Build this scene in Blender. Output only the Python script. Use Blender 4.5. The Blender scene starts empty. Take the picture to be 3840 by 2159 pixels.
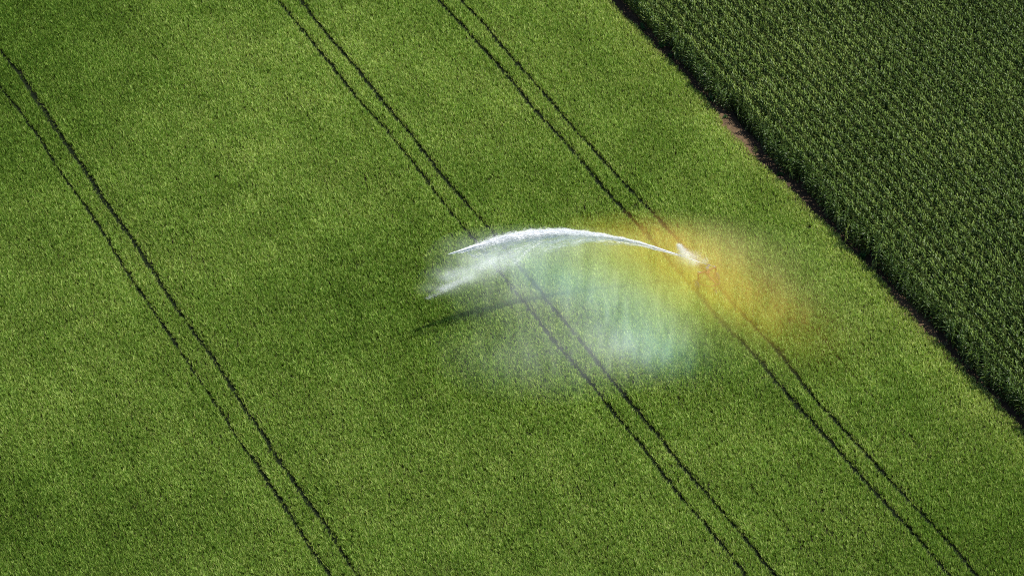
import bpy, bmesh, math, random
import numpy as np
from mathutils import Vector, Matrix

# traced in the field, metres; x across the view, y away from it
A1 = [(-41.89, 28.33), (-39.82, 25.09), (-37.71, 21.15), (-35.64, 17.31), (-33.64, 13.7), (-31.65, 9.89), (-30.48, 7.94), (-28.99, 5.34), (-27.09, 1.63), (-25.6, -1.31), (-23.77, -4.57), (-21.77, -7.85), (-19.63, -12.12), (-18.76, -13.77), (-17.67, -15.68), (-16.71, -17.72), (-15.65, -19.58), (-14.16, -22.18), (-12.87, -24.36), (-11.87, -26.39), (-10.69, -28.73)]
A2 = [(-41.33, 23.66), (-39.28, 20.41), (-37.23, 16.83), (-35.16, 12.8), (-33.21, 9.51), (-31.28, 6.07), (-29.33, 2.07), (-27.44, -1.31), (-24.49, -6.68), (-21.56, -12.12), (-20.48, -14.09), (-19.27, -16.39), (-18.2, -18.19), (-17.35, -19.82), (-16.2, -21.92), (-15.27, -23.65), (-14.05, -26.03), (-12.51, -28.8)]
B1 = [(-19.67, 35.22), (-17.49, 31.32), (-14.72, 26.42), (-12.52, 22.2), (-9.91, 18.09), (-7.67, 14.03), (-5.67, 10.12), (-2.88, 5.11), (-1.35, 2.2), (0.15, -0.39), (1.51, -2.91), (2.96, -5.76), (4.39, -8.19), (5.69, -10.25), (7.29, -13.33), (8.93, -16.04), (10.52, -19.16), (12.08, -22.1), (13.62, -24.66), (15.16, -27.31), (15.85, -28.77)]
B2 = [(-17.75, 35.22), (-15.61, 31.05), (-13.05, 26.73), (-10.37, 21.7), (-7.74, 17.07), (-5.56, 12.8), (-3.1, 8.68), (-1.25, 5.57), (0.54, 2.03), (2.03, -0.39), (2.99, -2.35), (4.44, -4.87), (6.08, -7.81), (7.37, -10.25), (8.25, -11.88), (10.63, -16.04), (12.2, -19.01), (13.77, -21.5), (15.83, -25.1), (17.81, -28.62)]
C1 = [(-6.27, 35.22), (-2.94, 29.42), (-0.39, 25.09), (1.43, 21.4), (5.07, 15.09), (7.17, 11.05), (8.7, 8.4), (9.81, 6.61), (13.54, -0.17), (15.5, -3.98), (17.76, -7.31), (20.11, -11.88), (22.25, -15.56), (24.04, -18.7), (25.52, -21.35), (27.45, -24.51), (29.76, -28.8)]
C2 = [(-4.45, 35.22), (-2.1, 31.32), (0.13, 26.98), (1.74, 24.32), (5.11, 18.0), (8.43, 12.23), (10.76, 8.4), (12.19, 5.93), (15.46, 0.0), (17.36, -3.42), (19.61, -7.14), (21.83, -11.88), (23.76, -15.09), (26.25, -19.47), (28.18, -22.71), (30.07, -25.84), (31.61, -28.77)]
EDGE = [(8.42, 34.9), (9.3, 32.96), (10.71, 30.79), (11.91, 28.59), (13.02, 26.88), (14.1, 24.88), (15.35, 22.61), (16.32, 20.81), (17.15, 18.34), (18.14, 16.78), (19.31, 14.85), (20.62, 12.75), (21.95, 10.77), (23.42, 8.08), (25.04, 5.7), (26.03, 3.72), (27.51, 1.54), (28.4, -0.87), (29.63, -2.95), (30.76, -5.04), (32.16, -7.35), (33.8, -9.96), (34.89, -11.8), (35.56, -13.13), (36.46, -14.45)]
RAINBOW_LOBES = [(14.143, -0.452, 1.8, 3.284, 3.345, 1.8, 0.161), (18.175, -3.058, 1.2, 3.433, 3.312, 1.6, 0.121), (20.459, -4.343, 1.0, 5.373, 5.505, 1.4, 0.04), (10.491, 2.289, 3.0, 5.672, 0.922, 1.6, 0.211), (8.015, -1.099, 3.2, 6.567, 2.294, 2.2, 0.104), (10.299, -4.869, 1.5, 3.881, 4.425, 1.8, 0.104), (16.812, 2.076, 1.5, 5.075, 2.084, 1.5, 0.06), (4.184, -1.316, 3.0, 3.582, 1.526, 2.0, 0.05), (11.396, -7.508, 0.8, 2.388, 1.498, 1.2, 0.084)]
MIST_LOBES = [(0.059, -1.429, 4.5, 3.881, 0.922, 1.8, 0.177), (-0.527, -3.475, 3.0, 3.582, 1.526, 2.0, 0.054), (-3.774, -4.0, 5.0, 1.731, 0.53, 0.6, 0.62), (5.63, -3.908, 1.8, 5.075, 3.942, 1.8, 0.065), (8.769, -7.503, 1.2, 3.284, 2.163, 1.4, 0.092), (2.95, -8.75, 1.2, 6.269, 3.174, 1.4, 0.056), (2.687, -1.424, 5.8, 5.075, 0.527, 1.0, 0.216), (-1.831, -3.064, 5.6, 1.791, 0.483, 0.8, 0.567), (13.425, 0.649, 2.4, 0.836, 0.556, 0.4, 0.432), (-5.158, -4.975, 4.6, 1.254, 0.285, 0.5, 0.406)]
JET = [(14.33, 0.61, 1.95), (14.03, 0.58, 2.1), (12.81, 0.49, 2.75), (11.6, 0.34, 3.4), (9.18, -0.09, 4.75), (6.2, -0.69, 6.0), (2.67, -1.77, 7.25), (0.35, -2.66, 7.7), (-1.1, -3.24, 7.8), (-2.82, -4.14, 7.95), (-4.53, -5.13, 8.15)]
SUN_E = 5.0
SKY_S = .12
hash_seed = {'A1': 1001, 'A2': 1002, 'B1': 1003, 'B2': 1004, 'C1': 1005, 'C2': 1006}
HALFW = {'A1': .14, 'A2': .12, 'B1': .135, 'B2': .125, 'C1': .135, 'C2': .145}
CROP_RAMP = [(.0, (.058, .134, .012)), (.35, (.198, .350, .041)), (.6, (.39, .555, .105)), (1.0, (.76, .85, .30))]
TINT_LOBES = [(-16, 25, 10, 9, .08), (0, 24, 6, 8, .08), (-43, 24, 10, 17, -.22), (-7, 1, 7, 6, -.05), (-13, -2, 8, 6, -.13), (-4, -9, 6, 4, -.05), (-35, -26, 12, 8, -.20),
              (4, 13, 8, 3, -.08), (-22, 8, 8, 8, .05), (10, -20, 10, 6, .05), (36, -26, 10, 8, -.15), (-38, 36, 12, 6, -.08)]  # negative corner lobes paint a vignette into the crop colour; others vary the stand
CORN_RAMP = [(.0, (.046, .088, .012)), (.35, (.135, .215, .036)), (.65, (.27, .345, .07)), (1.0, (.54, .57, .22))]
CORN_ROW0 = 25.1
BOW = [(0, (.50, .50, .20)), (.16, (.74, .58, .20)), (.29, (1, .63, .13)), (.42, (1, .76, .10)), (.53, (.90, .95, .20)), (.64, (.72, 1, .42)), (.74, (.50, 1, .64)), (.83, (.52, .98, .88)), (.92, (.82, 1, .92)), (1, (.90, 1, .92))]
BOW_GAIN = .85
MIST_GAIN = 1.0
DENOISE = False
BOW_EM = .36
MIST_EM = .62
D_ROW = (0.4868, -0.8735)      # direction of tramlines and corn rows
N_ROW = (0.8735, 0.4868)       # across them, towards the corn
rng = np.random.default_rng(11)
random.seed(5)
scn = bpy.context.scene
COL = scn.collection

# ------------------------------------------------------------------ helpers
def tag(o, label=None, cat=None, group=None, kind=None):
    if label: o['label'] = label
    if cat: o['category'] = cat
    if group: o['group'] = group
    if kind: o['kind'] = kind
    return o

def empty(name, loc, rz=0):
    o = bpy.data.objects.new(name, None); COL.objects.link(o)
    o.location = loc; o.rotation_euler = (0, 0, rz); o.empty_display_size = .2
    return o

def mesh_np(name, V, F, mat=None, smooth=False, attr=None):
    """V (n,3); F (m,k) with a constant k"""
    V = np.asarray(V, np.float32); F = np.asarray(F, np.int32)
    me = bpy.data.meshes.new(name)
    me.vertices.add(len(V)); me.vertices.foreach_set('co', V.ravel())
    k = F.shape[1]
    me.loops.add(F.size); me.loops.foreach_set('vertex_index', F.ravel())
    me.polygons.add(len(F))
    me.polygons.foreach_set('loop_start', np.arange(0, F.size, k, dtype=np.int32))
    me.polygons.foreach_set('loop_total', np.full(len(F), k, np.int32))
    me.polygons.foreach_set('use_smooth', np.full(len(F), smooth))
    if attr is not None:
        a = me.attributes.new('tint', 'FLOAT', 'FACE'); a.data.foreach_set('value', np.asarray(attr, np.float32))
    me.update(calc_edges=True)
    if mat: me.materials.append(mat)
    return me

def link(name, me, parent=None, loc=(0, 0, 0)):
    o = bpy.data.objects.new(name, me); COL.objects.link(o); o.location = loc
    if parent: o.parent = parent
    return o

class NT:
    def __init__(s, nt): s.nt = nt; s.n = nt.nodes; s.l = nt.links
    def new(s, t, **kw):
        x = s.n.new(t)
        for k, v in kw.items(): setattr(x, k, v)
        return x
    def put(s, sock, v):
        if v is None: return
        if isinstance(v, bpy.types.NodeSocket): s.l.new(v, sock)
        else: sock.default_value = v
    def m(s, op, a, b=None, c=None, clamp=False):
        x = s.new('ShaderNodeMath', operation=op); x.use_clamp = clamp
        s.put(x.inputs[0], a); s.put(x.inputs[1], b); s.put(x.inputs[2], c)
        return x.outputs[0]
    def vm(s, op, a, b=None):
        x = s.new('ShaderNodeVectorMath', operation=op)
        s.put(x.inputs[0], a); s.put(x.inputs[1], b)
        return x.outputs['Value'] if op in ('DOT_PRODUCT', 'LENGTH') else x.outputs[0]
    def noise(s, vec, scale, detail=3, rough=.55, dist=0):
        x = s.new('ShaderNodeTexNoise'); s.put(x.inputs['Vector'], vec)
        x.inputs['Scale'].default_value = scale; x.inputs['Detail'].default_value = detail
        x.inputs['Roughness'].default_value = rough; x.inputs['Distortion'].default_value = dist
        return x.outputs['Fac']
    def ramp(s, fac, stops, interp='LINEAR'):
        x = s.new('ShaderNodeValToRGB'); x.color_ramp.interpolation = interp
        e = x.color_ramp.elements
        while len(e) < len(stops): e.new(.5)
        for q, (p, c) in zip(e, stops): q.position = p; q.color = (*c, 1) if len(c) == 3 else c
        s.put(x.inputs[0], fac); return x.outputs[0]
    def mix(s, f, a, b, blend='MIX'):
        x = s.new('ShaderNodeMix', data_type='RGBA', blend_type=blend)
        s.put(x.inputs[0], f); s.put(x.inputs[6], a); s.put(x.inputs[7], b)
        return x.outputs[2]

def material(name):
    m = bpy.data.materials.new(name); m.use_nodes = True
    m.node_tree.nodes.clear()
    t = NT(m.node_tree); t.out = t.new('ShaderNodeOutputMaterial')
    return m, t

def rgb(c): return (*c, 1)

def leaf_material(name, ramp_stops, noise_scales, rough=.5, spec=.35, trans=.28, height=.5, lowdark=.55, tint_amp=.6):
    """leaf colour from per-instance tint (attribute), random and place noise"""
    m, t = material(name)
    geo = t.new('ShaderNodeNewGeometry')
    att = t.new('ShaderNodeAttribute', attribute_type='INSTANCER', attribute_name='tint')
    att2 = t.new('ShaderNodeAttribute', attribute_type='GEOMETRY', attribute_name='tint')
    n1 = t.noise(geo.outputs['Position'], noise_scales[0], 2)
    n2 = t.noise(geo.outputs['Position'], noise_scales[1], 2)
    f = t.m('MULTIPLY_ADD', att.outputs['Fac'], tint_amp, att2.outputs['Fac'])
    f = t.m('MULTIPLY_ADD', t.m('SUBTRACT', n1, .5), .22, f)
    f = t.m('MULTIPLY_ADD', t.m('SUBTRACT', n2, .5), .28, f)
    col = t.ramp(f, ramp_stops)
    sep = t.new('ShaderNodeSeparateXYZ'); t.l.new(geo.outputs['Position'], sep.inputs[0])
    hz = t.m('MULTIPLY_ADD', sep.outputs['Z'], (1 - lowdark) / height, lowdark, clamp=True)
    # leaf colour turns duller and browner low on the plant
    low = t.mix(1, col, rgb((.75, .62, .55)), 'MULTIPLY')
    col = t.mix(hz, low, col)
    bs = t.new('ShaderNodeBsdfPrincipled')
    t.put(bs.inputs['Base Color'], col); bs.inputs['Roughness'].default_value = rough
    bs.inputs['Specular IOR Level'].default_value = spec
    tr = t.new('ShaderNodeBsdfTranslucent')
    tc = t.mix(1, col, rgb((1.0, 1.15, .45)), 'MULTIPLY'); t.put(tr.inputs['Color'], tc)
    mx = t.new('ShaderNodeMixShader'); mx.inputs[0].default_value = trans
    t.l.new(bs.outputs[0], mx.inputs[1]); t.l.new(tr.outputs[0], mx.inputs[2])
    t.l.new(mx.outputs[0], t.out.inputs['Surface'])
    return m

def simple_mat(name, c1, c2, scale, rough=.8, metal=0., bump=.0):
    m, t = material(name)
    tc = t.new('ShaderNodeTexCoord')
    n = t.noise(tc.outputs['Object'], scale, 5, .6)
    col = t.ramp(n, [(.3, c1), (.7, c2)])
    bs = t.new('ShaderNodeBsdfPrincipled'); t.put(bs.inputs['Base Color'], col)
    bs.inputs['Roughness'].default_value = rough; bs.inputs['Metallic'].default_value = metal
    bs.inputs['Specular IOR Level'].default_value = .5 if metal else .08
    if bump:
        b = t.new('ShaderNodeBump'); b.inputs['Strength'].default_value = bump; b.inputs['Distance'].default_value = .05
        t.put(b.inputs['Height'], n); t.l.new(b.outputs[0], bs.inputs['Normal'])
    t.l.new(bs.outputs[0], t.out.inputs['Surface'])
    return m

def vnoise(x, y, scale, seed, octaves=3):
    """smooth value noise in numpy, 0..1"""
    out = np.zeros_like(x); amp = 1; tot = 0
    for o in range(octaves):
        r = np.random.default_rng(seed + o * 17).random((256, 256))
        u = x / scale * 2 ** o + 1000.37 * (o + 1); v = y / scale * 2 ** o + 733.91
        iu = np.floor(u).astype(int); iv = np.floor(v).astype(int)
        fu = u - iu; fv = v - iv
        fu = fu * fu * (3 - 2 * fu); fv = fv * fv * (3 - 2 * fv)
        a = r[iu % 256, iv % 256]; b = r[(iu + 1) % 256, iv % 256]
        c = r[iu % 256, (iv + 1) % 256]; d = r[(iu + 1) % 256, (iv + 1) % 256]
        out += amp * ((a * (1 - fu) + b * fu) * (1 - fv) + (c * (1 - fu) + d * fu) * fv)
        tot += amp; amp *= .5
    return out / tot

def ns(P):
    P = np.asarray(P, float)
    return P[..., 0] * N_ROW[0] + P[..., 1] * N_ROW[1], P[..., 0] * D_ROW[0] + P[..., 1] * D_ROW[1]
def line_fn(pts):
    n, s = ns(pts); o = np.argsort(s); n = n[o]; s = s[o]
    return lambda q: np.interp(q, s, n)
def world(n, s):
    return n * N_ROW[0] + s * D_ROW[0], n * N_ROW[1] + s * D_ROW[1]

edge_fn0 = line_fn(EDGE)
def bare(q): return np.exp(-((q + 7.4) / 3.2) ** 4) + .6 * np.exp(-((q - 17.0) / 3.2) ** 4)
edge_fn = lambda q: edge_fn0(q) - .08 * bare(q)
TRACKS = {'A1': line_fn(A1), 'A2': line_fn(A2), 'B1': line_fn(B1), 'B2': line_fn(B2), 'C1': line_fn(C1), 'C2': line_fn(C2)}

# ------------------------------------------------------------------ camera
cam = bpy.data.cameras.new('camera'); co = bpy.data.objects.new('camera', cam); COL.objects.link(co)
co.location = (0, -169.041, 157.633); co.rotation_euler = (math.radians(90 - 43), 0, 0)
cam.lens = 108.2; cam.sensor_width = 36; cam.clip_start = 1; cam.clip_end = 6000
scn.camera = co

# ------------------------------------------------------------------ light
SH = (-.45, -.03)                       # shadow cast on the ground by one metre of height
sun_dir = Vector((SH[0], SH[1], -1)).normalized()
sl = bpy.data.lights.new('sun', 'SUN'); so = bpy.data.objects.new('sun', sl); COL.objects.link(so)
sl.energy = SUN_E; sl.angle = math.radians(.5); sl.color = (1, .965, .90)
so.rotation_euler = sun_dir.to_track_quat('-Z', 'Y').to_euler()
so.location = (0, 0, 60)
elev = math.asin(-sun_dir.z); az = math.atan2(-sun_dir.x, -sun_dir.y)
w = bpy.data.worlds.new('World'); scn.world = w; w.use_nodes = True
t = NT(w.node_tree); t.n.clear()
sky = t.new('ShaderNodeTexSky', sky_type='NISHITA'); sky.sun_disc = False
sky.sun_elevation = elev; sky.sun_rotation = az; sky.air_density = 1.0; sky.dust_density = .6
bg = t.new('ShaderNodeBackground'); bg.inputs['Strength'].default_value = SKY_S
wo = t.new('ShaderNodeOutputWorld')
t.l.new(sky.outputs[0], bg.inputs[0]); t.l.new(bg.outputs[0], wo.inputs[0])

# ------------------------------------------------------------------ ground
m_ground, t = material('field_ground')
geo = t.new('ShaderNodeNewGeometry')
n1 = t.noise(geo.outputs['Position'], 1.7, 6, .6); n2 = t.noise(geo.outputs['Position'], 9, 5, .65)
soil = t.ramp(t.m('ADD', t.m('MULTIPLY', n1, .5), t.m('MULTIPLY', n2, .5)), [(.35, (.016, .017, .009)), (.65, (.035, .034, .018))])
sep = t.new('ShaderNodeSeparateXYZ'); t.l.new(geo.outputs['Position'], sep.inputs[0])
dist = t.vm('LENGTH', geo.outputs['Position'])
far = t.m('MULTIPLY_ADD', dist, .05, -3.2, clamp=True)          # beyond the planted sheet the sheet itself is green
col = t.mix(far, soil, rgb((.05, .10, .022)))
bs = t.new('ShaderNodeBsdfPrincipled'); t.put(bs.inputs['Base Color'], col); bs.inputs['Roughness'].default_value = .95; bs.inputs['Specular IOR Level'].default_value = .05
b = t.new('ShaderNodeBump'); b.inputs['Strength'].default_value = .6; b.inputs['Distance'].default_value = .06
t.put(b.inputs['Height'], n2); t.l.new(b.outputs[0], bs.inputs['Normal'])
t.l.new(bs.outputs[0], t.out.inputs['Surface'])
R = 3000
tag(link('ground', mesh_np('ground', [(-R, -R, 0), (R, -R, 0), (R, R, 0), (-R, R, 0)], [(0, 1, 2, 3)], m_ground)), kind='structure')

m_track = simple_mat('track_soil', (.005, .010, .004), (.014, .019, .008), 6, .95, bump=.5)  # soil colour kept near black to stand in for crop shade in the tracks
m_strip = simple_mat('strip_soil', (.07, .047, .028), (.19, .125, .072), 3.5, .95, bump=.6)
def ribbon(name, fn0, fn1, s0, s1, z, mat, step=.4):
    s = np.arange(s0, s1, step); V = []
    for q in s:
        x, y = world(fn0(q), q); V.append((x, y, z)); x, y = world(fn1(q), q); V.append((x, y, z))
    F = [(2*i, 2*i+1, 2*i+3, 2*i+2) for i in range(len(s) - 1)]
    return tag(link(name, mesh_np(name, V, F, mat)), kind='structure')
for k, f in TRACKS.items():
    hw = .24
    ribbon('wheel_track', lambda q, f=f: f(q) - hw, lambda q, f=f: f(q) + hw, -70, 62, .004, m_track)
ribbon('soil_strip', lambda q: edge_fn(q) - .5, lambda q: edge_fn(q) + 1.3, -70, 62, .006, simple_mat('shaded_strip_soil', (.035, .026, .018), (.10, .066, .042), 3.0, .95, bump=.6))  # darker copy of the strip soil, the corn's shade put into its colour
def patch_(q, a, c): return max(0, math.sin(math.pi * min(max((q - a) / (c - a), 0), 1))) ** .5
for a_, c_ in ((-11.5, -3.2), (12.8, 21.0)):
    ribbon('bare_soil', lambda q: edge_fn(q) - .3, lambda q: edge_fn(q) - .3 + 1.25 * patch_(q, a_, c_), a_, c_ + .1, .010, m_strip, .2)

# ------------------------------------------------------------------ crop tufts
def blade_tuft(seed, nbl, h, spread, wd, segs=3, droop=.5):
    r = random.Random(seed); V = []; F = []; A = []
    for i in range(nbl):
        a = r.uniform(0, 2 * math.pi); rr = r.uniform(0, .07)
        bx, by = rr * math.cos(a * 1.7), rr * math.sin(a * 1.7)
        L = h * r.uniform(.65, 1.15); lean = spread * r.uniform(.25, 1.2); ww = wd * r.uniform(.7, 1.3)
        px, py = -math.sin(a), math.cos(a)
        base = len(V); tw = r.uniform(-.6, .6); c = r.uniform(-.30, .30)
        for k in range(segs + 1):
            u = k / segs
            out = lean * u ** 1.4; z = L * (u - droop * lean / h * .5 * u * u)
            wq = ww * (1 - u ** 2.2 * .85) * (.7 + .6 * min(u * 2, 1)) / 2
            qx = px * math.cos(tw * u) + math.cos(a) * math.sin(tw * u); qy = py * math.cos(tw * u) + math.sin(a) * math.sin(tw * u)
            x = bx + out * math.cos(a); y = by + out * math.sin(a)
            V.append((x - qx * wq, y - qy * wq, z)); V.append((x + qx * wq, y + qy * wq, z + wq * .4))
        for k in range(segs):
            F.append((base + 2*k, base + 2*k + 1, base + 2*k + 3, base + 2*k + 2)); A.append(c)
    return V, F, A

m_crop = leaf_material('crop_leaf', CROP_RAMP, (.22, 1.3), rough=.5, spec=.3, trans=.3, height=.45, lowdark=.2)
tuft_col = bpy.data.collections.new('crop_tuft_sources')
for i in range(8):
    V, F, A = blade_tuft(100 + i, 13, .42, .17, .029)
    me = mesh_np('crop_tuft', V, F, m_crop, attr=A)
    tuft_col.objects.link(bpy.data.objects.new('crop_tuft_%d' % i, me))

def scatter(name, P, rot, scl, idx, tint, coll):
    n = len(P)
    me = bpy.data.meshes.new(name); me.vertices.add(n); me.vertices.foreach_set('co', np.asarray(P, np.float32).ravel())
    def at(nm, ty, data, key='value'):
        a = me.attributes.new(nm, ty, 'POINT'); a.data.foreach_set(key, np.ascontiguousarray(data).ravel())
    at('rot', 'FLOAT_VECTOR', rot.astype(np.float32), 'vector'); at('scl', 'FLOAT_VECTOR', scl.astype(np.float32), 'vector')
    at('idx', 'INT', idx.astype(np.int32)); at('tint', 'FLOAT', tint.astype(np.float32))
    me.update()
    o = link(name, me)
    ng = bpy.data.node_groups.new(name + '_nodes', 'GeometryNodeTree')
    ng.interface.new_socket('Geometry', in_out='INPUT', socket_type='NodeSocketGeometry')
    ng.interface.new_socket('Geometry', in_out='OUTPUT', socket_type='NodeSocketGeometry')
    N = ng.nodes; L = ng.links
    gi = N.new('NodeGroupInput'); go = N.new('NodeGroupOutput')
    ci = N.new('GeometryNodeCollectionInfo'); ci.inputs['Collection'].default_value = coll
    ci.inputs['Separate Children'].default_value = True; ci.inputs['Reset Children'].default_value = True
    ip = N.new('GeometryNodeInstanceOnPoints'); ip.inputs['Pick Instance'].default_value = True
    def na(nm, ty):
        x = N.new('GeometryNodeInputNamedAttribute'); x.data_type = ty; x.inputs['Name'].default_value = nm; return x.outputs['Attribute']
    L.new(gi.outputs[0], ip.inputs['Points']); L.new(ci.outputs[0], ip.inputs['Instance'])
    L.new(na('idx', 'INT'), ip.inputs['Instance Index'])
    e2r = N.new('FunctionNodeEulerToRotation'); L.new(na('rot', 'FLOAT_VECTOR'), e2r.inputs[0]); L.new(e2r.outputs[0], ip.inputs['Rotation'])
    L.new(na('scl', 'FLOAT_VECTOR'), ip.inputs['Scale'])
    L.new(ip.outputs[0], go.inputs[0])
    md = o.modifiers.new('scatter', 'NODES'); md.node_group = ng
    return o

sp = .145
gx, gy = np.meshgrid(np.arange(-60, 62, sp), np.arange(-44, 54, sp))
x = (gx + rng.uniform(-.5, .5, gx.shape) * sp).ravel(); y = (gy + rng.uniform(-.5, .5, gy.shape) * sp).ravel()
# keep what the picture and a step to either side of it can show
half = 52 + .12 * y
k = np.abs(x) < half
x, y = x[k], y[k]
n = x * N_ROW[0] + y * N_ROW[1]; s = x * D_ROW[0] + y * D_ROW[1]
edge = edge_fn(s) + (vnoise(s, s * 0, 1.3, 40, 3) - .5) * .5
k = n < edge
x, y, n, s, edge = x[k], y[k], n[k], s[k], edge[k]
keep = np.ones(len(x), bool); scl = np.ones(len(x))
for key, f in TRACKS.items():
    d = n - f(s)
    wob = (vnoise(s, s * 0, .9, hash_seed[key], 3) - .5)
    hw = HALFW[key] + .08 * wob + .05 * (vnoise(s, s * 0, 6, hash_seed[key] + 5, 1) - .5)
    if key == 'A1':
        hw = hw + np.interp(s, [-60, -46, -40, -24, -15, 4, 9, 12, 20, 24, 28, 40], [0, .02, .06, .06, .03, 0, .01, .06, -.02, -.09, -.02, 0])
    if key in ('B2', 'C1'):
        hw = hw + .03
    off = d - wob * .12
    inside = np.abs(off) < hw
    stray = rng.random(len(x)) < (.16 if key == 'A1' else .08)
    keep &= ~inside | stray
    scl[inside & stray] *= .45
    near = (np.abs(off) < hw + .12) & ~inside
    scl[near] *= rng.uniform(.7, 1.0, near.sum())
# a few faint old wheelings between the tramlines
for off_, sa, sb in ((-3.1, 22, 46), (-4.9, 26, 52), (-7.3, 14, 40), (5.2, 8, 30)):
    d = np.abs(n - TRACKS['C1'](s) - off_ - .08 * np.sin(s * .5 + off_))
    hit = (d < .10) & (s > sa) & (s < sb) & (vnoise(s, s * 0, 2.2, 300 + int(off_ * 10) % 50, 2) > .42)
    keep &= ~(hit & (rng.random(len(x)) < .5)); scl[hit] *= .75
# thin places in the stand
gap = vnoise(x, y, 1.1, 77, 2)
keep &= ~((gap > .86) & (rng.random(len(x)) < .4))
scl *= .86 + .28 * vnoise(x, y, 3.0, 90, 3)
scl *= rng.uniform(.8, 1.2, len(x))
# faint drill-row streaks along the tramlines
streak = vnoise(n * 1.0, s * .05, .35, 61, 2)
scl *= .88 + .24 * streak
edg = np.clip((edge - n) / 1.0, 0, 1); scl *= .65 + .35 * edg
def lobe(cx, cy, rx, ry): return np.exp(-(((x - cx) / rx) ** 2 + ((y - cy) / ry) ** 2))
tint = .54 + .055 * (vnoise(x, y, 9, 21, 3) - .5) * 2 + .07 * (vnoise(x, y, 2.2, 33, 2) - .5) * 2
for cx, cy, rx, ry, a in TINT_LOBES: tint += a * lobe(cx, cy, rx, ry)
tint += .14 * np.exp(-((edge - n) / 2.2) ** 2) + .05 * np.exp(-((edge - n) / 7) ** 2)
tint += .05 * (streak - .5)
tint += rng.normal(0, .07, len(x))
x, y, scl, tint = x[keep], y[keep], scl[keep], tint[keep]
nn = len(x)
rot = np.stack([rng.normal(0, .13, nn), rng.normal(0, .13, nn), rng.uniform(0, 6.283, nn)], 1)
sc3 = np.stack([scl * 1.0, scl * 1.0, scl * rng.uniform(.85, 1.15, nn)], 1)
crop = scatter('low_crop', np.stack([x, y, np.full(nn, .0)], 1), rot, sc3, rng.integers(0, 8, nn), (tint - .5) / .6 + 0.5 / .6, tuft_col)
tag(crop, 'dense low bright green crop crossed by dark wheel tracks', 'crop', kind='stuff')
print('crop tufts', nn)

# ------------------------------------------------------------------ corn
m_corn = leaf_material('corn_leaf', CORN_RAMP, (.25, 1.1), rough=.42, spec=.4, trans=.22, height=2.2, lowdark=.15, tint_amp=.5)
m_stalk = leaf_material('corn_stalk', [(.2, (.06, .09, .02)), (.8, (.16, .19, .05))], (.3, 2), rough=.6, spec=.2, trans=.0, height=2.2, lowdark=.5)
m_tassel = leaf_material('corn_tassel', [(.2, (.12, .15, .035)), (.8, (.25, .26, .08))], (.3, 2), rough=.7, spec=.2, trans=.2, height=2.2, lowdark=.9)

def tube(V, F, pts, rad, k=5):
    b = len(V)
    for i, p in enumerate(pts):
        for j in range(k):
            a = 2 * math.pi * j / k; V.append((p[0] + rad[i] * math.cos(a), p[1] + rad[i] * math.sin(a), p[2]))
    for i in range(len(pts) - 1):
        for j in range(k):
            F.append((b + i*k + j, b + i*k + (j+1) % k, b + (i+1)*k + (j+1) % k, b + (i+1)*k + j))

def corn_meshes(seed, H=2.1, few=False):
    r = random.Random(seed)
    V, F = [], []
    bend = (r.uniform(-.06, .06), r.uniform(-.06, .06))
    def axis(z): u = z / H; return (bend[0] * u * u, bend[1] * u * u, z)
    tube(V, F, [axis(H * q) for q in (0, .3, .65, 1)], [.022, .02, .014, .007])
    stalk = (V, F)
    V, F, A = [], [], []
    a0 = 0; nl = 12 if not few else 9
    for i in range(nl):
        u = (i + .5) / nl
        z0 = H * (.10 + .82 * u)
        a = a0 + math.pi * i + r.uniform(-.35, .35)
        L = (.38 + .38 * math.sin(math.pi * min(u * 1.15, 1)) ** 1.0 - .06 * u) * r.uniform(.8, 1.15)
        up = .95 + .38 * u + r.uniform(-.15, .2)
        curl = r.uniform(1.2, 2.5) * (1.2 - .85 * u)
        w0 = .058 * r.uniform(.85, 1.2); segs = 6
        cx, cy, cz = axis(z0); b = len(V); c = r.uniform(-.16, .16) + (.12 if u > .8 else 0) - (.10 if u < .25 else 0)
        x_, z_ = 0., 0.
        side = (-math.sin(a), math.cos(a)); tw = r.uniform(-.9, .9)
        for kx in range(segs + 1):
            q = kx / segs; th = up - curl * q
            if kx: x_ += L / segs * math.cos(th); z_ += L / segs * math.sin(th)
            ww = w0 * (.55 + 1.6 * q) * (1 - q) ** .6 if q < 1 else .002
            ww = min(ww, w0)
            rl = tw * q
            X = cx + x_ * math.cos(a); Y = cy + x_ * math.sin(a); Z = cz + z_
            V.append((X - side[0]*ww*math.cos(rl), Y - side[1]*ww*math.cos(rl), Z + ww*.35 - ww*math.sin(rl)))
            V.append((X, Y, Z))
            V.append((X + side[0]*ww*math.cos(rl), Y + side[1]*ww*math.cos(rl), Z + ww*.35 + ww*math.sin(rl)))
        for kx in range(segs):
            for e in (0, 1):
                F.append((b + 3*kx + e, b + 3*kx + e + 1, b + 3*kx + e + 4, b + 3*kx + e + 3)); A.append(c)
    leaves = (V, F, A)
    V, F = [], []
    for i in range(8):
        a = r.uniform(0, 6.28); lean = r.uniform(.1, .4) if i else .02; L = r.uniform(.2, .32)
        p0 = axis(H); p0 = (p0[0], p0[1], H - .02)
        p1 = (p0[0] + L*.6*lean*math.cos(a), p0[1] + L*.6*lean*math.sin(a), H + L*.6)
        p2 = (p0[0] + L*1.3*lean*math.cos(a), p0[1] + L*1.3*lean*math.sin(a), H + L*(1.0 - lean*.3))
        tube(V, F, [p0, p1, p2], [.009, .011, .004], 3)
    return stalk, leaves, (V, F)

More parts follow.
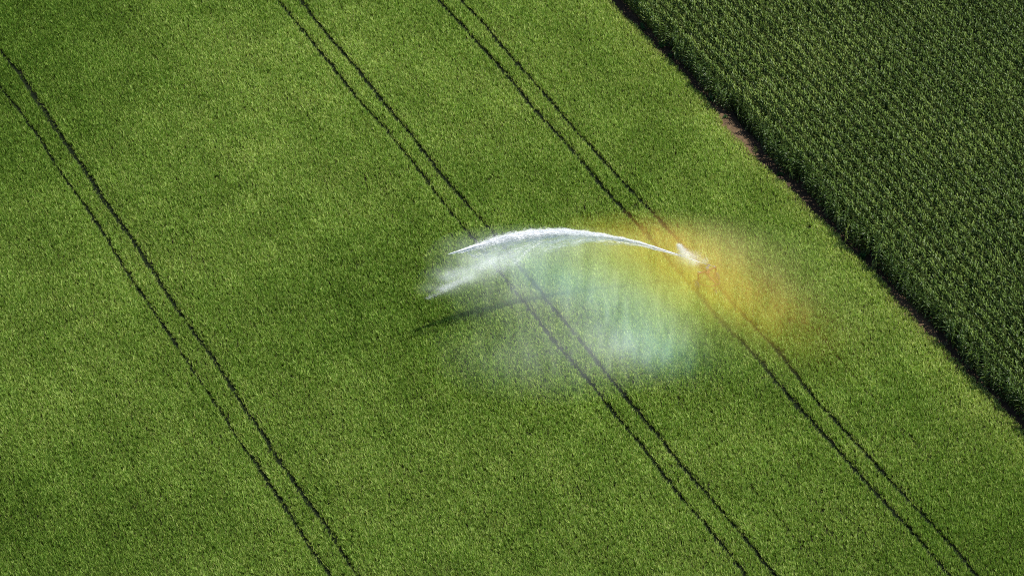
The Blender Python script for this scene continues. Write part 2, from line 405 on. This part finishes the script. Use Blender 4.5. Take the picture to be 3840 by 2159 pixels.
NV = 7
corn_parts = []
corn_col = bpy.data.collections.new('corn_plant_sources')
for i in range(NV):
    st, lv, ts = corn_meshes(300 + i * 7, H=random.uniform(2.42, 2.56))
    ms = mesh_np('stalk', st[0], st[1], m_stalk, True, attr=np.zeros(len(st[1])))
    ml = mesh_np('leaves', lv[0], lv[1], m_corn, False, attr=lv[2])
    mt = mesh_np('tassel', ts[0], ts[1], m_tassel, False, attr=np.zeros(len(ts[1])))
    corn_parts.append((ms, ml, mt))
    V = list(st[0]); F = list(st[1]); mi = [0] * len(st[1]); A = [0.] * len(F)
    b = len(V); V += lv[0]; F += [tuple(q + b for q in f) for f in lv[1]]; mi += [1] * len(lv[1]); A += lv[2]
    b = len(V); V += ts[0]; F += [tuple(q + b for q in f) for f in ts[1]]; mi += [2] * len(ts[1]); A += [0.] * len(ts[1])
    me = mesh_np('corn_plant_mesh', V, F, m_stalk, attr=A); me.materials.append(m_corn); me.materials.append(m_tassel)
    me.polygons.foreach_set('material_index', np.array(mi, np.int32))
    corn_col.objects.link(bpy.data.objects.new('corn_source_%d' % i, me))

ROW0 = CORN_ROW0
px_, py_ = [], []
for row in range(0, 56):
    ss = np.arange(-75, 62, .17); ss = ss + rng.uniform(-.05, .05, len(ss))
    nnr = ROW0 + .86 * row + rng.normal(0, .03, len(ss)) + .06 * np.sin(ss * .11 + row)
    X, Y = world(nnr, ss)
    ok = (np.abs(X) < 54 + .12 * Y) & (Y > -44) & (Y < 56) & (rng.random(len(ss)) > .03)
    if row == 0: front = (X[ok], Y[ok], ss[ok])
    else: px_.append(X[ok]); py_.append(Y[ok])
fx, fy, fs = front
vis = (fs > -31) & (fs < 31.5)
idxs = np.where(vis)[0]
if len(idxs) > 296: idxs = idxs[-296:]
rest = np.setdiff1d(np.arange(len(fx)), idxs)
px_.append(fx[rest]); py_.append(fy[rest])
X = np.concatenate(px_); Y = np.concatenate(py_); nc = len(X)
ROWA = math.atan2(D_ROW[1], D_ROW[0])
rot = np.stack([rng.normal(0, .04, nc), rng.normal(0, .04, nc), ROWA + math.pi * rng.integers(0, 2, nc) + rng.normal(0, .2, nc)], 1)
sc = (.93 + .14 * vnoise(X, Y, 5, 200, 2)) * rng.normal(1, .025, nc)
tn = .5 + .22 * (vnoise(X, Y, 7, 210, 3) - .5) * 2 + rng.normal(0, .10, nc)
bb = ns(np.stack([X, Y], 1)); sc *= 1 - .14 * bare(bb[1]) * np.exp(-((bb[0] - 25) / 1.6) ** 2)
tn -= .10 * np.clip((bb[0] - 34) / 16, 0, 1)
tn += .10 * np.exp(-(((X - 22) / 8) ** 2 + ((Y - 22) / 7) ** 2)) - .14 * np.exp(-(((X - 42) / 10) ** 2 + ((Y - 36) / 7) ** 2)) - .12 * np.exp(-(((X - 40) / 8) ** 2 + ((Y + 2) / 12) ** 2))  # corn tone by place; the top-right corner lobe is partly painted vignette
cf = scatter('corn_field', np.stack([X, Y, np.zeros(nc)], 1), rot, np.stack([sc] * 3, 1), rng.integers(0, NV, nc), tn, corn_col)
tag(cf, 'tall dark green corn standing in close rows behind the edge row', 'corn', kind='stuff')
print('corn plants', nc, 'front', len(idxs), fs.min(), fs.max())

def corn_object(x, y, rz, sc, variant, label, group, parts=(0, 1, 2), mats=None, tilt=(0, 0)):
    e = empty('corn_plant', (x, y, 0)); e.rotation_euler = (tilt[0], tilt[1], rz); e.scale = (sc, sc, sc)
    tag(e, label, 'corn plant', group)
    for q in parts:
        me = corn_parts[variant][q]
        o = bpy.data.objects.new(('stalk', 'leaves', 'tassel')[q], me); COL.objects.link(o); o.parent = e
        if mats and mats[q]:
            o.material_slots[0].link = 'OBJECT'; o.material_slots[0].material = mats[q]
    return e

EDGE_LABEL = 'tall leafy green corn plant in the front row beside the soil strip'
for i in idxs:
    nj = rng.normal(0, .07) + .12 * math.sin(fs[i] * .7) + .1 * math.sin(fs[i] * .23 + 1)
    if -.5 < ((fs[i] + 3) % 9.7) - 4 < .35: nj += .35
    nj += .30 * float(bare(fs[i]))
    corn_object(fx[i] + nj * N_ROW[0], fy[i] + nj * N_ROW[1], rng.uniform(0, 6.28), rng.uniform(.86, 1.06) * (1 - .16 * float(bare(fs[i]))), int(rng.integers(0, NV)),
                EDGE_LABEL, 'corn plants in the front row of the corn field', tilt=(rng.normal(0, .08), rng.normal(0, .08)))
# plants that stand out in front of the row
m_yellow = leaf_material('yellowing_corn_leaf', [(.2, (.14, .19, .03)), (.8, (.30, .30, .07))], (.3, 2), rough=.5, spec=.3, trans=.3, height=2.2, lowdark=.7)
m_paleleaf = leaf_material('pale_stalk_skin', [(.2, (.18, .20, .06)), (.8, (.34, .32, .13))], (.3, 2), rough=.6, spec=.2, trans=.1, height=2.2, lowdark=.8)
OUT = [
 (19.15, 15.2, .45, 'small yellow corn plant alone on the soil strip by the bare brown patch'),
 (25.35, 4.85, .95, 'yellowish corn plant with bare stalk in front of the row, beside the orange mist end'),
 (25.85, 4.25, .80, 'short pale corn plant just below the yellowish one with the bare stalk'),
 (27.35, 1.95, 1.02, 'tall corn plant leaning out over the crop edge where the soil strip closes'),
 (33.85, -9.35, .85, 'upper of two pale bare corn stalks at the lower end of the edge'),
 (34.35, -10.75, .98, 'lower of two pale bare corn stalks at the lower end of the edge'),
]
for i, (x_, y_, sc_, lab) in enumerate(OUT):
    ym = m_yellow if i in (0, 1, 2) else None
    corn_object(x_, y_, i * 1.3, sc_, i % NV, lab, None, mats=(m_paleleaf, ym, None), tilt=(.05, -.08))

# ------------------------------------------------------------------ weeds on the soil strip
m_weed = leaf_material('weed_leaf', [(.2, (.03, .10, .03)), (.8, (.06, .17, .045))], (.6, 3), rough=.6, spec=.2, trans=.3, height=.6, lowdark=.6)
m_dry = leaf_material('dry_weed_leaf', [(.2, (.16, .15, .07)), (.8, (.34, .31, .17))], (.6, 3), rough=.8, spec=.1, trans=.2, height=.6, lowdark=.8)
WEEDS = [(10.75, 31.4, .9, 0, 'bushy dark green weed highest up the soil strip'), (12.25, 29.0, 1.15, 0, 'largest dark green weed clump on the upper soil strip'),
 (13.05, 27.6, .8, 0, 'dark green weed just below the largest clump on the strip'), (16.0, 22.0, .9, 0, 'dark green weed midway along the upper soil strip'),
 (17.0, 19.9, .6, 0, 'small green weed just above the bare brown patch'), (20.9, 12.9, .7, 0, 'small green weed below the bare brown patch'),
 (26.6, 3.4, .9, 0, 'green weed at the crop edge beside the leaning corn plant'), (31.9, -6.2, .6, 1, 'pale dry weed on the lower soil strip'),
 (33.2, -8.6, .8, 1, 'pale dry weed above the two bare corn stalks'), (34.3, -10.9, .8, 1, 'pale dry weed at the foot of the lower bare stalk'), (35.0, -11.9, .7, 1, 'lowest pale dry weed on the dark soil')]
for i, (x_, y_, sc_, dry, lab) in enumerate(WEEDS):
    r = random.Random(i); V, F, A = [], [], []
    for c in range(9):
        v, f, a = blade_tuft(700 + i * 11 + c, 12, .42 if not dry else .26, .28, .045)
        ox, oy = r.gauss(0, .17), r.gauss(0, .17); b = len(V); sz = r.uniform(.6, 1.1) * math.exp(-(ox*ox+oy*oy)*4)
        V += [(q[0]*sz + ox, q[1]*sz + oy, q[2]*sz) for q in v]; F += [tuple(k + b for k in g) for g in f]; A += a
    A = [a + .5 for a in A]
    o = link('weed', mesh_np('weed', V, F, m_dry if dry else m_weed, attr=A), loc=(x_, y_, .005)); o.scale = (sc_ * 1.25,) * 3
    tag(o, lab, 'weed', 'weeds on the soil strip')

# ------------------------------------------------------------------ irrigation gun cart
m_paint = simple_mat('red_brown_paint', (.15, .05, .028), (.22, .075, .04), 5, .5)
m_galv = simple_mat('galvanised_steel', (.30, .31, .32), (.46, .47, .48), 7, .45, .7)
m_rub = simple_mat('tyre_rubber', (.02, .02, .02), (.05, .045, .04), 8, .85)
m_brass = simple_mat('gun_casting', (.16, .17, .18), (.28, .28, .27), 6, .4, .6)

class MB:
    def __init__(s): s.bm = bmesh.new()
    def bar(s, a, b, r, k=8, r2=None):
        a = Vector(a); b = Vector(b); d = b - a
        M = Matrix.Translation((a + b) / 2) @ d.to_track_quat('Z', 'Y').to_matrix().to_4x4()
        bmesh.ops.create_cone(s.bm, cap_ends=True, segments=k, radius1=r, radius2=r if r2 is None else r2, depth=d.length, matrix=M)
    def box(s, c, size, M=None):
        T = Matrix.Translation(c) @ Matrix.Diagonal((*size, 1))
        g = bmesh.ops.create_cube(s.bm, size=1, matrix=(M @ T) if M else T)
        es = {e for v in g['verts'] for e in v.link_edges}
        bmesh.ops.bevel(s.bm, geom=list(es), offset=min(size) * .12, segments=2, affect='EDGES')
    def torus(s, c, ax, R_, r_, n=28, m=10):
        ax = Vector(ax).normalized(); q = ax.to_track_quat('Z', 'Y'); c = Vector(c); vs = []
        for i in range(n):
            a = 2 * math.pi * i / n
            for j in range(m):
                b = 2 * math.pi * j / m
                lug = 1.0 + (.05 if i % 2 else 0) * max(0, math.cos(b))
                vs.append(s.bm.verts.new(c + q @ Vector(((R_ + r_*math.cos(b)*lug) * math.cos(a), (R_ + r_*math.cos(b)*lug) * math.sin(a), r_ * 1.15 * math.sin(b)))))
        for i in range(n):
            for j in range(m):
                s.bm.faces.new((vs[i*m+j], vs[((i+1) % n)*m+j], vs[((i+1) % n)*m+(j+1) % m], vs[i*m+(j+1) % m]))
    def path(s, pts, r, k=8):
        for a, b in zip(pts, pts[1:]): s.bar(a, b, r, k)
    def build(s, name, mat, parent):
        me = bpy.data.meshes.new(name); s.bm.normal_update(); s.bm.to_mesh(me); s.bm.free(); me.materials.append(mat)
        return link(name, me, parent)

gun = empty('irrigation_gun', (14.6, .35, 0), math.atan2(N_ROW[1], N_ROW[0]))     # local x: across the tramline pair, local -y: down the field
tag(gun, 'wheeled irrigation gun cart astride the tramlines, shooting the water jet through orange mist', 'irrigation gun')
TW = .9
for sx in (-1, 1):
    wr = MB(); wr.torus((sx*TW, 0, .40), (1, 0, 0), .30, .095); wheel = wr.build('wheel', m_rub, gun)
    for p in wheel.data.polygons: p.use_smooth = True
    rm = MB(); rm.bar((sx*TW-.05, 0, .40), (sx*TW+.05, 0, .40), .22, 24); rm.bar((sx*TW-.09, 0, .40), (sx*TW+.09, 0, .40), .06, 12); rm.build('rim', m_galv, wheel)
    lg = MB()
    lg.box((sx*(TW-.14), 0, .92), (.08, .10, 1.08)); lg.bar((sx*(TW-.16), 0, .40), (sx*(TW+.02), 0, .40), .035)
    lg.bar((sx*(TW-.14), -.02, .75), (sx*.25, -.02, 1.38), .028)
    lg.build('leg', m_paint, gun)
    fk = MB(); fk.bar((sx*(TW-.14), .0, .45), (sx*.40, -1.25, 1.0), .028); fk.build('brace', m_paint, gun)
fr = MB()
fr.box((0, 0, 1.45), (1.66, .11, .09)); fr.box((0, -.62, 1.16), (.08, 1.30, .08)); fr.box((0, -.10, 1.30), (.34, .30, .26))
fr.bar((-.40, -1.25, 1.0), (.40, -1.25, 1.0), .03); fr.bar((0, -1.25, 1.12), (0, -1.25, .55), .035)
fr.build('frame', m_paint, gun)
wr = MB(); wr.torus((0, -1.25, .28), (1, 0, 0), .20, .075, 22, 8); wheel = wr.build('wheel', m_rub, gun)
rm = MB(); rm.bar((-.04, -1.25, .28), (.04, -1.25, .28), .15, 20); rm.build('rim', m_galv, wheel)
rs = MB(); rs.bar((0, 0, 1.30), (0, 0, 1.72), .06, 14); rs.bar((0, 0, 1.66), (0, 0, 1.76), .11, 16); rs.bar((0, -.1, 1.30), (0, .95, .52), .05, 12); rs.bar((0, .95, .52), (0, 1.5, .12), .055, 12)
rs.build('riser_pipe', m_galv, gun)
# barrel points along the jet; work in the cart's own axes
gm = Matrix.Translation(gun.location) @ Matrix.Rotation(gun.rotation_euler.z, 4, 'Z'); gi_ = gm.inverted()
noz = gi_ @ Vector(JET[0]); dirj = (gi_.to_3x3() @ (Vector(JET[2]) - Vector(JET[0]))).normalized()
piv = Vector((0, 0, 1.78)); back = noz - dirj * .55
br = MB(); br.path([piv, piv + Vector((0, 0, .06)), back], .055, 12); br.bar(back, noz - dirj * .12, .05, 12, .036); barrel = br.build('gun_barrel', m_brass, gun)
nz = MB(); nz.bar(noz - dirj * .14, noz + dirj * .02, .05, 14, .022); nz.build('nozzle', m_galv, barrel)
ar = MB(); up = Vector((0, 0, 1)); ar.path([back + up*.08, back + up*.20 + dirj*.25, noz + up*.20 + dirj*.05, noz + up*.05 + dirj*.20], .014, 6)
ar.path([back + up*.08, back - dirj*.35 + up*.02], .016, 6); ar.box(back - dirj*.40 + up*.02, (.11, .11, .10)); ar.build('drive_arm', m_galv, gun)

# ------------------------------------------------------------------ water
m_water, t = material('white_water')
d1 = t.new('ShaderNodeBsdfDiffuse'); d1.inputs[0].default_value = (.97, .98, 1, 1)
d2 = t.new('ShaderNodeBsdfTranslucent'); d2.inputs[0].default_value = (.97, .98, 1, 1)
gl = t.new('ShaderNodeBsdfGlossy'); gl.inputs['Roughness'].default_value = .35
mx = t.new('ShaderNodeMixShader'); mx.inputs[0].default_value = .5; t.l.new(d1.outputs[0], mx.inputs[1]); t.l.new(d2.outputs[0], mx.inputs[2])
m2 = t.new('ShaderNodeMixShader'); m2.inputs[0].default_value = .08; t.l.new(mx.outputs[0], m2.inputs[1]); t.l.new(gl.outputs[0], m2.inputs[2])
t.l.new(m2.outputs[0], t.out.inputs['Surface'])

def slivers(P, D, L, W_, seed):
    """two-triangle droplets' streaks: centre P, direction D, length L, width W_"""
    r = np.random.default_rng(seed); n = len(P)
    D = D / np.linalg.norm(D, axis=1)[:, None]
    rnd = np.array([.22, -.42, .88]) + .5 * r.normal(size=(n, 3)); S = np.cross(D, rnd); S /= np.linalg.norm(S, axis=1)[:, None]
    L = L[:, None]; W_ = W_[:, None]
    V = np.stack([P - D*L/2, P + S*W_/2 + D*L*.1, P + D*L/2, P - S*W_/2 - D*L*.1], 1).reshape(-1, 3)
    F = np.arange(4 * n).reshape(n, 4)
    return V, F

def spline(pts, tq):
    pts = np.array(pts, float); d = np.r_[0, np.cumsum(np.linalg.norm(np.diff(pts, axis=0), axis=1))]; d /= d[-1]
    # smooth the polyline by Catmull-Rom
    P = np.zeros((len(tq), 3)); T = np.zeros((len(tq), 3))
    m = np.gradient(pts, d, axis=0)
    i = np.clip(np.searchsorted(d, tq, side='right') - 1, 0, len(d) - 2)
    h = (d[i+1] - d[i])[:, None]; u = ((tq - d[i]) / (d[i+1] - d[i]))[:, None]
    P = (2*u**3-3*u**2+1)*pts[i] + (u**3-2*u**2+u)*h*m[i] + (-2*u**3+3*u**2)*pts[i+1] + (u**3-u**2)*h*m[i+1]
    T = ((6*u**2-6*u)*pts[i] + (3*u**2-4*u+1)*h*m[i] + (-6*u**2+6*u)*pts[i+1] + (3*u**2-2*u)*h*m[i+1]) / h
    return P, T / np.linalg.norm(T, axis=1)[:, None]

jet = empty('water_jet', (14.33, .61, 0))
tag(jet, 'long white arching water jet thrown leftward from the irrigation gun', 'water jet')
jo = np.array(jet.location)
def strand(t0, t1, n, w0, w1, seed, off=(0, 0, 0), fall=.5, lw=.012, ll=.35, pw=1.0, head=.0):
    r = np.random.default_rng(seed)
    tq = t0 + (t1 - t0) * r.random(n) ** pw
    P, T = spline(JET, tq)
    u = (tq - t0) / (t1 - t0)
    sg = w0 + (w1 - w0) * u
    # heads of the pulses taper to a point
    if head: sg = sg * np.clip((1 - u) / head, .05, 1) ** .7
    nw = 46; wid = r.integers(0, nw, n)
    wl = r.uniform(.14, .5, nw); wu = r.random(nw) * (1 - wl)           # each wisp covers a stretch of the strand
    u_new = np.where(r.random(n) < .72, np.clip(wu[wid] + wl[wid] * (r.random(n) ** 1.3), 0, 1), u)
    tq = t0 + (t1 - t0) * u_new; u = u_new
    P, T = spline(JET, tq)
    sg = w0 + (w1 - w0) * u
    if head: sg = sg * np.clip((1 - u) / head, .05, 1) ** .7
    wg = r.normal(0, .8, nw); wd_ = np.minimum(np.abs(r.normal(0, 1, nw)), 1.5) * (r.random(nw) < .65) - np.abs(r.normal(0, .12, nw))
    part = np.clip((u - wu[wid]) / wl[wid], 0, 1)
    g1 = (wg[wid] + r.normal(0, .22, n)) * sg * .26
    dn = (wd_[wid] * fall * (.5 + part) + r.normal(0, .13, n) * (.5 + fall * .5)) * sg
    wave = .10 * sg * np.sin(tq * 90 + seed)
    side = np.cross(T, np.array([0, 0, 1.])); side /= np.linalg.norm(side, axis=1)[:, None]
    P = P + side * g1[:, None] + np.array([0, 0, -1.]) * (dn + wave)[:, None] + np.array(off) * u[:, None] ** 1.5
    D = T + r.normal(0, .02, (n, 3)) - np.array([0, 0, .12]) * u[:, None]
    return P, D, ll * r.uniform(.5, 1.4, n) * (.6 + .4*(1-u)), lw * r.uniform(.6, 1.5, n)
def build_strands(name, specs, parent):
    Vs, Fs = [], []; b = 0
    for q, sp_ in enumerate(specs):
        V, F = slivers(*strand(**sp_), 900 + q); Vs.append(V); Fs.append(F + b); b += len(V)
    return link(name, mesh_np(name, np.concatenate(Vs) - jo, np.concatenate(Fs), m_water), parent)
build_strands('jet_core', [
    dict(t0=0, t1=.25, n=4500, w0=.018, w1=.07, seed=1, fall=.3, lw=.010, ll=.5),
    dict(t0=.08, t1=.62, n=20000, w0=.09, w1=.20, lw=.016, seed=2, fall=.9, head=.12),
    dict(t0=.30, t1=.60, n=9000, w0=.06, w1=.14, seed=3, fall=.8, off=(0, 0, .16), head=.2),
    dict(t0=.50, t1=.86, n=17000, w0=.17, w1=.32, lw=.014, seed=4, fall=1.5, off=(0, 0, .10), head=.3, pw=1.25),
    dict(t0=.62, t1=1.0, n=9000, w0=.18, w1=.24, lw=.014, seed=5, fall=1.1, head=.35, pw=1.15),
], jet)
build_strands('loose_spray', [
    dict(t0=.12, t1=.9, n=24000, w0=.10, w1=.8, seed=6, fall=1.3, lw=.006, ll=.25),
    dict(t0=.40, t1=.93, n=26000, w0=.35, w1=.85, seed=17, fall=1.7, lw=.006, ll=.3, off=(0, 0, -.2), head=.3),
    dict(t0=.02, t1=.30, n=3500, w0=.08, w1=.16, seed=8, fall=1.0, lw=.008, ll=.12),
], jet)
# jet breaker plume beside the nozzle
r = np.random.default_rng(31)
def fan(n, a, b, wa, wb, pw=1.0, flat=.5):
    u = r.random(n) ** pw; a = np.array(a); b = np.array(b)
    P = a + (b - a) * u[:, None] + r.normal(size=(n, 3)) * np.array([1, flat, .7]) * (wa + (wb - wa) * u)[:, None]
    return P, np.tile(b - a, (n, 1)) + r.normal(0, .25, (n, 3)) * np.linalg.norm(b - a), r.uniform(.04, .12, n), r.uniform(.002, .006, n)
Vs, Fs, b = [], [], 0
for args in [(7500, (12.95, .47, 2.80), (12.40, .62, 3.85), .24, .10), (1100, (13.5, .5, 2.7), (12.6, .6, 3.1), .26, .22),
             (500, (13.9, .5, 2.0), (13.3, .45, 2.3), .20, .18), (400, (14.3, .6, 2.1), (14.6, .7, 2.3), .14, .18), (900, (14.0, .6, 2.5), (12.7, .6, 3.1), .25, .30)]:
    V, F = slivers(*fan(*args), 70); Vs.append(V); Fs.append(F + b); b += len(V)
link('breaker_splash', mesh_np('breaker_splash', np.concatenate(Vs) - jo, np.concatenate(Fs), m_water), jet)

# spent water from the previous pulses falling away at the far end of the throw
sheet = empty('falling_spray', (-3.7, -5.0, 0))
tag(sheet, 'pale ragged sheet of falling spray below the far tip of the water jet', 'spray')
so_ = np.array(sheet.location); Vs, Fs, b = [], [], 0
for args in [(4290, (-1.6, -3.6, 6.2), (-5.0, -4.8, 5.3), .30, .22, .9), (5005, (-2.9, -4.6, 5.45), (-5.2, -5.3, 4.75), .22, .20, .8), (929, (-4.4, -5.3, 5.0), (-6.2, -5.9, 4.45), .20, .10, 1.1),
             (6435, (.2, -3.0, 6.6), (-2.8, -4.2, 5.7), .35, .32, 1.0), (5005, (1.5, -2.4, 6.4), (-1.5, -3.9, 5.2), .5, .4, 1.0), (715, (-3.6, -4.6, 6.3), (-4.8, -4.9, 5.9), .2, .14, 1.0)]:
    V, F = slivers(*fan(*args), 71); Vs.append(V); Fs.append(F + b); b += len(V)
V, F = np.concatenate(Vs) - so_, np.concatenate(Fs)
link('droplets', mesh_np('droplets', V * [1, 1, 1], F, m_water), sheet)

# ------------------------------------------------------------------ mist and rainbow (volumes)
def lobes_density(t, pos, lobes):
    tot = None
    for x_, y_, z_, sx, sy, sz, rho in lobes:
        q = t.vm('DIVIDE', t.vm('SUBTRACT', pos, (x_, y_, z_)), (sx, sy, sz))
        e = t.m('EXPONENT', t.m('MULTIPLY', t.vm('DOT_PRODUCT', q, q), -1.))
        e = t.m('MULTIPLY', e, rho)
        tot = e if tot is None else t.m('ADD', tot, e)
    return tot
def hull(name, lobes, k, mat, label, cat, kind=None):
    bm = bmesh.new()
    for x_, y_, z_, sx, sy, sz, rho in lobes:
        kk = k * (1 if rho > .07 else .85)
        bmesh.ops.create_icosphere(bm, subdivisions=2, radius=1, matrix=Matrix.Translation((x_, y_, z_)) @ Matrix.Diagonal((sx*kk, sy*kk, sz*kk, 1)))
    for v in bm.verts: v.co.z = max(v.co.z, .01)
    res = bmesh.ops.convex_hull(bm, input=bm.verts[:])
    bmesh.ops.delete(bm, geom=list({v for v in bm.verts if not v.link_faces or v in res['geom_interior']}), context='VERTS')
    c = np.mean([v.co[:] for v in bm.verts], 0); c[2] = 0
    bmesh.ops.translate(bm, verts=bm.verts[:], vec=-Vector(c))
    me = bpy.data.meshes.new(name); bm.to_mesh(me); bm.free(); me.materials.append(mat)
    return tag(link(name, me, loc=tuple(c)), label, cat, kind=kind)

def volume_mat(name, lobes, colfn, aniso, gain, glow_gain, part):
    m, t = material(name)
    geo = t.new('ShaderNodeNewGeometry'); pos = geo.outputs['Position']
    den = lobes_density(t, pos, lobes)
    st = t.noise(t.vm('MULTIPLY', pos, (1, .8, .12)), 1.35, 3, .6, .4)     # falling veils, stretched downwards
    cl = t.noise(pos, .42, 3, .6)
    den = t.m('MULTIPLY', den, t.m('MULTIPLY_ADD', st, 2.5, -.35))
    den = t.m('MULTIPLY', den, t.m('MULTIPLY_ADD', cl, 1.3, .40))
    den = t.m('MAXIMUM', t.m('MULTIPLY', t.m('SUBTRACT', den, .003), gain), 0)
    col = colfn(t, pos)
    sc_ = t.new('ShaderNodeVolumeScatter'); sc_.inputs['Anisotropy'].default_value = aniso
    t.put(sc_.inputs['Density'], t.m('MULTIPLY', den, part)); t.put(sc_.inputs['Color'], col)
    # added self-glow brightens bow and mist in place of scattered sunlight
    em = t.new('ShaderNodeEmission'); t.put(em.inputs['Color'], col); t.put(em.inputs['Strength'], t.m('MULTIPLY', den, glow_gain))
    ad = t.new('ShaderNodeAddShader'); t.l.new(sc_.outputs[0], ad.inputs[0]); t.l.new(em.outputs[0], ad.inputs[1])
    t.l.new(ad.outputs[0], t.out.inputs['Volume'])
    return m

def bow(t, pos):  # rainbow light painted as volume colour, by position along a slanted axis
    sep = t.new('ShaderNodeSeparateXYZ'); t.l.new(pos, sep.inputs[0])
    v = t.m('ADD', t.m('MULTIPLY', sep.outputs['Y'], .68), t.m('MULTIPLY', sep.outputs['Z'], .73))
    u = t.m('MULTIPLY', t.m('SUBTRACT', sep.outputs['X'], 18.27), -.54)
    u = t.m('ADD', u, t.m('MULTIPLY', t.m('ADD', v, .776), -.84))
    u = t.m('MULTIPLY_ADD', t.m('SUBTRACT', t.noise(pos, .5, 2), .5), 1.6, u)
    f = t.m('DIVIDE', t.m('ADD', u, 5.), 16., clamp=True)
    return t.ramp(f, BOW)
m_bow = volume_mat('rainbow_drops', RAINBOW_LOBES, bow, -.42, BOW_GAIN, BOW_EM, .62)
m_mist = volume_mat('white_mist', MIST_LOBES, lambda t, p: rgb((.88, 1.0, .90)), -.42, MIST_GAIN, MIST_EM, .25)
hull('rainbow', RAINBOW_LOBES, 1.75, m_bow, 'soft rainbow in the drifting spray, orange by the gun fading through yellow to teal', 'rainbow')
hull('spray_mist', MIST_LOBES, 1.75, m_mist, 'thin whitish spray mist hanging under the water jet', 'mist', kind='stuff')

# ------------------------------------------------------------------ render settings
scn.view_settings.view_transform = 'Standard'; scn.view_settings.look = 'None'
scn.view_settings.exposure = 0; scn.view_settings.gamma = 1
scn.render.engine = 'CYCLES'
cy = scn.cycles
cy.use_denoising = DENOISE; cy.filter_width = 1.05
cy.volume_step_rate = .5; cy.volume_max_steps = 256; cy.volume_bounces = 1
cy.max_bounces = 10; cy.diffuse_bounces = 4; cy.transmission_bounces = 8; cy.transparent_max_bounces = 8
